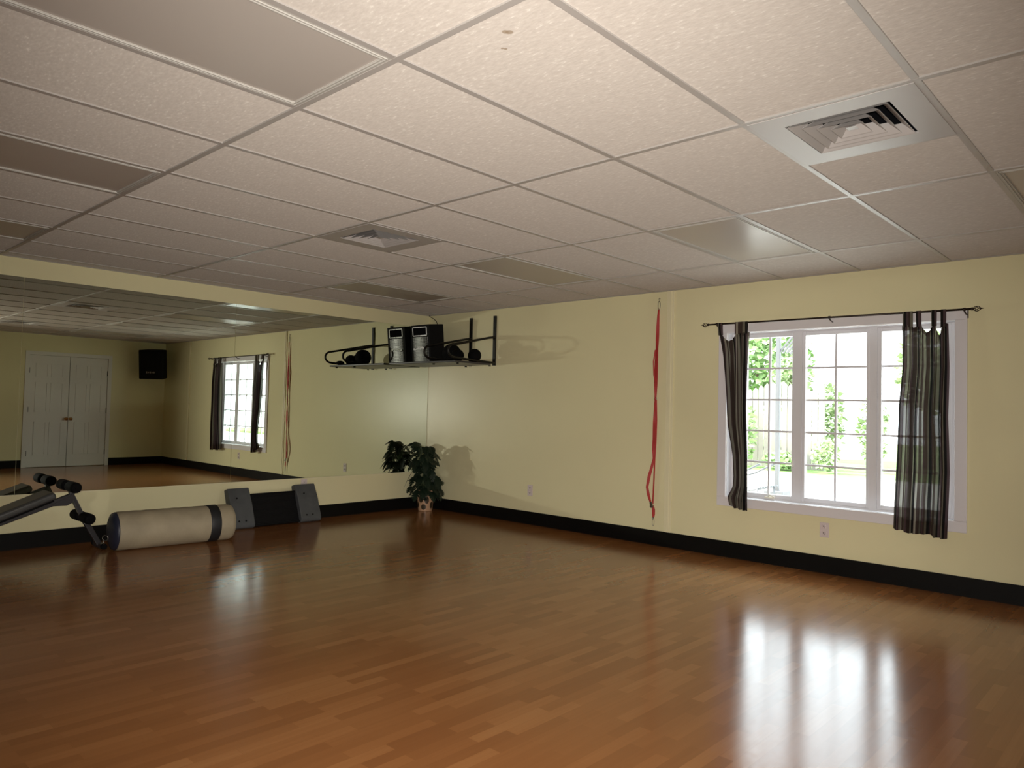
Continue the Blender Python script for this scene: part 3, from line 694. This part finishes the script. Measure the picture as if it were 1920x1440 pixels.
bm = B(); sq((XB-.11,-3.77,.0225), (XB+.09,-3.77,.0225), .04, .04); obj('foot', bm, 'frame', t)
bm = B(); sq((XB-.19,-5.22,.0225), (XB+.19,-5.22,.0225), .04, .04); obj('foot', bm, 'frame', t)
for x in (XB-.12, XB+.10):
    bm = B(); tube(bm, [(x-.014,-3.77,.0235),(x+.014,-3.77,.0235)], .0235, 12); obj('foot_cap', bm, 'foam', t)
for y, z in ((-4.018,.523),(-3.908,.268)):
    bm = B(); tube(bm, [(XB-.215,y,z),(XB+.215,y,z)], .011, 10); ax = obj('roller_bar', bm, 'foam', t)
    for s in (-1,1):
        bm = B(); mt = along((XB+s*.030,y,z), (s,0,0)); lathe(bm, [(.011,0),(.034,.0),(.041,.008),(.042,.03),(.042,.14),(.041,.158),(.034,.168),(.011,.170)], 28, mt); obj('foam_roller', bm, 'foam', ax, 'black foam roller')

# ------------------------------------------------------------------ far wall: double door and corner loudspeaker (both seen in the mirror)
dr = bpy.data.objects.new('door_1', None); COL.objects.link(dr); dr.location = (W,(DY0+DY1)/2,0); dr['kind'] = 'structure'; dr['label'] = 'white double door reflected in the mirror'
bm = B()
for lo, hi in (((DY0-.065,0),(DY0,DZ)),((DY1,0),(DY1+.065,DZ)),((DY0-.065,DZ),(DY1+.065,DZ+.065))): b2(bm, (W-.014,lo[0],lo[1]), (W+.05,hi[0],hi[1]))
obj('casing', bm, 'door', dr)
ymid = (DY0+DY1)/2
for (ya, yb, sg) in ((DY0,ymid-.002,1),(ymid+.002,DY1,-1)):
    bm = B(); b2(bm, (W+.004,ya+.003,.008), (W+.040,yb-.003,DZ-.004))
    wdr = yb-ya
    for (z0, z1) in ((.22,.80),(.98,1.50),(1.60,1.84)):
        for (u0, u1) in ((.16,.46),(.54,.84)):
            y0_, y1_ = ya+wdr*u0, ya+wdr*u1
            for lo, hi in (((y0_,z0),(y1_,z0+.012)),((y0_,z1-.012),(y1_,z1)),((y0_,z0),(y0_+.012,z1)),((y1_-.012,z0),(y1_,z1))): b2(bm, (W-.002,*lo), (W+.005,*hi))
    lf = obj('door_leaf', bm, 'door', dr)
    bm = B(); yk = (yb-.035) if sg > 0 else (ya+.035)
    lathe(bm, [(.026,0),(.026,.006),(.010,.010),(.010,.035),(.024,.042),(.028,.055),(.022,.068),(.0,.072)], 20, along((W+.004,yk,.86), (-1,0,0))); obj('door_knob', bm, 'brass', lf, 'brass door knob')
    for z in (.25,1.02,1.71):
        yh = ya+.002 if sg > 0 else yb-.002
        bm = B(); bx(bm, (W-.002,yh,z), (.016,.014,.095)); obj('hinge', bm, 'frame', lf, 'dark hinge')
t = thing('loudspeaker', 'black loudspeaker high in the far corner, seen in the mirror by the double door', 'speaker', (7.70,-.30,1.65))
q = (Matrix.Rotation(math.radians(-46), 3, 'Z') @ Matrix.Rotation(math.radians(7), 3, 'X')); c = Vector((7.665,-.330,1.925))
def s2(a, b_, z): return c+q @ Vector((a,b_,z))
bm = B(); P = [(-.225,-.17),(.225,-.17),(.19,.10),(.10,.18),(-.10,.18),(-.19,.10)]; lo = [bm.verts.new(s2(a,b_,-.275)) for a, b_ in P]; hi = [bm.verts.new(s2(a,b_,.275)) for a, b_ in P]
for i in range(6): bm.faces.new((lo[i], lo[(i+1) % 6], hi[(i+1) % 6], hi[i]))
bm.faces.new(lo[::-1]); bm.faces.new(hi); obj('cabinet', bm, 'box', t, None, .012)
bm = B(); bevelled(bm, s2(0,-.176,0), (.43,.014,.52), .005, q); obj('grille', bm, 'deck', t)
bm = B()
for i, (w_, h_) in enumerate(((.026,.030),(.022,.026),(.030,.032),(.022,.026),(.026,.036))): bx(bm, s2(-.085+i*.034+.02,-.1845,-.145), (w_*.8,.004,h_), q)
obj('logo', bm, 'steel', t, 'small blurred pale logo')
bm = B(); tube(bm, [s2(0,.16,0), (7.93,-.10,1.93)], .022, 10); bx(bm, (7.975,-.07,1.93), (.05,.10,.16)); obj('wall_bracket', bm, 'black', t)

# ------------------------------------------------------------------ outside the window
GZ = -.06
bm = B(); b2(bm, (-9,.15,GZ-.1), (14,10.6,GZ)); struct('patio', bm, 'patio', label='sunlit pale concrete patio outside the window')
bm = B(); b2(bm, (-25,10.6,GZ-.1), (30,34,GZ-.004)); tag(obj('lawn', bm, 'grass'), 'strip of lawn beyond the patio', 'lawn', kind='stuff')
t = thing('picket_fence', 'tall weathered board fence with a wavy top beyond the patio', 'fence', (-3,12,GZ))
bm = B(); x = -9.0
while x < .35:
    top = 1.96+.10*math.cos((x+.78)*2*PI/1.7); w_ = .135
    vs = [(x,12.0,GZ),(x+w_,12.0,GZ),(x+w_,12.0,top-.05),(x+w_*.5,12.0,top+.02),(x,12.0,top-.05)]
    f = [bm.verts.new(p) for p in vs]; g = [bm.verts.new((p[0],p[1]+.02,p[2])) for p in vs]
    bm.faces.new(f); bm.faces.new(g[::-1])
    for i in range(5): bm.faces.new((f[i], g[i], g[(i+1) % 5], f[(i+1) % 5]))
    x += .150
obj('board_panel', bm, 'fence', t)
for z in (.35,1.5):
    bm = B(); b2(bm, (-9,12.02,z), (.35,12.06,z+.09)); obj('rail', bm, 'fence', t)
for x in (-6.6,-4.2,-1.8,.3):
    bm = B(); b2(bm, (x,12.06,GZ), (x+.1,12.16,2.0)); obj('post', bm, 'fence', t)
def tree(nm, lab, cat, x, y, z0, zc, rx, rz, n, m, group, seed, lf=.20):
    r = random.Random(seed); t = thing(nm, lab, cat, (x,y,GZ), group)
    if z0 > .2:
        bm = B(); tube(bm, [(x,y,GZ),(x+.05,y,z0*.6),(x-.03,y,z0+.5),(x,y,zc)], [.16,.13,.10,.04], 10); obj('trunk', bm, 'bark', t)
    bm = B()
    for i in range(n):
        while True:
            p = Vector((r.uniform(-1,1),r.uniform(-1,1),r.uniform(-1,1)))
            if .25 < p.length < 1: break
        p = Vector((x+p.x*rx, y+p.y*rx*.7, zc+p.z*rz)); s = r.uniform(.6,1.3)*lf
        a = Euler((r.uniform(-1,1),r.uniform(-1,1),r.uniform(0,6))).to_matrix()
        pts = [Vector((0,-1,0)),Vector((.5,-.2,.1)),Vector((.35,.5,.05)),Vector((0,1,0)),Vector((-.35,.5,.05)),Vector((-.5,-.2,.1))]
        bm.faces.new([bm.verts.new(p+a @ (v*s)) for v in pts])
    obj('crown', bm, m, t)
G_ = 'trees and shrubs outside the window'
tree('tree', 'leafy green tree behind the left part of the fence', 'tree', -3.0, 15.8, 1.3, 2.9, 1.75, 1.7, 2300, 'tree', G_, 1, .15)
tree('tree', 'small yellowish green tree rising just behind the fence by the patio post', 'tree', -.95, 13.4, 1.0, 2.15, .55, .7, 500, 'hedge', G_, 2, .11)
tree('shrub', 'green shrub climbing in front of the fence at the curtain edge', 'shrub', -1.40, 11.45, 0, .80, .40, .85, 560, 'tree', G_, 3, .08)
tree('shrub', 'low green plants along the foot of the fence', 'shrub', -.25, 11.25, 0, .16, .50, .20, 300, 'tree', G_, 4, .08)
tree('shrub', 'tall pale shrub seen through the middle sash', 'shrub', .02, 13.4, 0, 1.05, .42, 1.08, 560, 'hedge', G_, 5, .10)
tree('shrub', 'round low pale shrub in the middle sash', 'shrub', .72, 11.3, 0, .34, .30, .38, 300, 'hedge', G_, 6, .07)
tree('shrub', 'pale shrub in the right half of the middle sash', 'shrub', .62, 15.0, 0, .95, .42, .98, 420, 'hedge', G_, 7, .10)
tree('tree', 'pale green tree seen through the right sash', 'tree', 1.9, 15.2, 1.0, 2.5, .8, 1.15, 1000, 'hedge', G_, 8, .13)
# patio post with a diagonal brace
t = thing('patio_post', 'pale post with a slatted diagonal brace on the patio, seen through the left sash', 'post', (2.21,5.3,GZ))
bm = B(); bevelled(bm, (2.17,5.3,1.35), (.062,.062,2.82), .006); obj('pole', bm, 'post', t)
bm = B(); bevelled(bm, (2.17,5.3,GZ+.06), (.30,.30,.12), .01); obj('base', bm, 'post', t)
bm = B()
for i in range(4):
    a = Vector((2.19+i*.055,5.3,2.22-i*.012)); b_ = a+Vector((.42,0,.50)); dd = b_-a
    bevelled(bm, (a+b_)/2, (.026,.03,dd.length), .004, dd.to_track_quat('Z','Y').to_matrix())
obj('brace', bm, 'post', t)
# metal patio chair
t = thing('patio_chair', 'grey metal patio chair just outside the left sash', 'chair', (2.75,3.0,GZ))
bm = B()
for i in range(7):
    y = 2.75+i*.075; tube(bm, [(2.45+.62*k/8, y, .34-.07*math.sin(PI*k/8)) for k in range(9)], .012, 6)
obj('seat', bm, 'chair', t)
for y in (2.72,3.23):
    bm = B(); tube(bm, [(2.38,y,.38),(2.75,y,.47),(3.06,y,.63)], .013, 8); obj('arm', bm, 'chair', t)
for (x, y) in ((2.48,2.74),(2.48,3.22),(3.02,2.74),(3.02,3.22)):
    bm = B(); tube(bm, [(x,y,GZ),(x,y,.34)], .012, 8); obj('leg', bm, 'chair', t)

# ------------------------------------------------------------------ light
w = bpy.data.worlds.new('World'); sc.world = w; w.use_nodes = True
bg = w.node_tree.nodes['Background']; bg.inputs['Color'].default_value = (.87,.94,1,1); bg.inputs['Strength'].default_value = 8.5
def light(name, kind, loc, energy, col=(1,1,1)):
    l = bpy.data.lights.new(name, kind); l.energy = energy; l.color = col
    o = bpy.data.objects.new(name, l); COL.objects.link(o); o.location = loc; return o
s = light('sun', 'SUN', (0,5,10), 22, (1,.95,.86)); s.data.angle = .02; s.rotation_euler = Vector((.75,.22,-.62)).to_track_quat('-Z','Y').to_euler()
p = light('window_portal', 'AREA', ((WX0+WX1)/2,.2,(WZ0+WZ1)/2), 1); p.data.shape = 'RECTANGLE'; p.data.size = WX1-WX0; p.data.size_y = WZ1-WZ0; p.rotation_euler = (-PI/2,0,0); p.data.cycles.is_portal = True

# ------------------------------------------------------------------ camera
cp = Vector((6.9763,-5.9389,1.2228)); yaw, pit, rol, fpx = 2.3224, .0345, .0240, 1379.14
F = Vector((math.cos(pit)*math.cos(yaw), math.cos(pit)*math.sin(yaw), math.sin(pit))); r0 = Vector((math.sin(yaw),-math.cos(yaw),0)); u0 = r0.cross(F)
Rv = r0*math.cos(rol)+u0*math.sin(rol); Uv = -r0*math.sin(rol)+u0*math.cos(rol)
cam = bpy.data.cameras.new('camera'); co = bpy.data.objects.new('camera', cam); COL.objects.link(co)
co.matrix_world = Matrix(((Rv.x,Uv.x,-F.x,cp.x),(Rv.y,Uv.y,-F.y,cp.y),(Rv.z,Uv.z,-F.z,cp.z),(0,0,0,1)))
cam.sensor_fit = 'HORIZONTAL'; cam.sensor_width = 36; cam.lens = fpx/1920*36; cam.clip_start = .02
sc.camera = co
# the camera's own flash, just above the lens
fl = light('camera_flash', 'SPOT', cp+Uv*.05+Rv*.02-F*.02, 665, (1,.94,.86)); fl.data.shadow_soft_size = .03; fl.data.spot_size = math.radians(103); fl.data.spot_blend = 1.0
fl.rotation_euler = (F-Uv*.07-Rv*.03).to_track_quat('-Z','Y').to_euler()

vs = sc.view_settings; sc.display_settings.display_device = 'sRGB'; vs.view_transform = 'Standard'; vs.look = 'None'; vs.gamma = 1; vs.use_curve_mapping = False; vs.exposure = 0
cy = sc.cycles; cy.use_denoising = True; cy.denoiser = 'OPENIMAGEDENOISE'; cy.max_bounces = 14; cy.diffuse_bounces = 7; cy.glossy_bounces = 7; cy.transmission_bounces = 8; cy.transparent_max_bounces = 16
cy.sample_clamp_indirect = 6; cy.caustics_reflective = True; cy.blur_glossy = 0
cy.use_guiding = True; cy.use_surface_guiding = True; cy.guiding_training_samples = 64; cy.surface_guiding_probability = .6
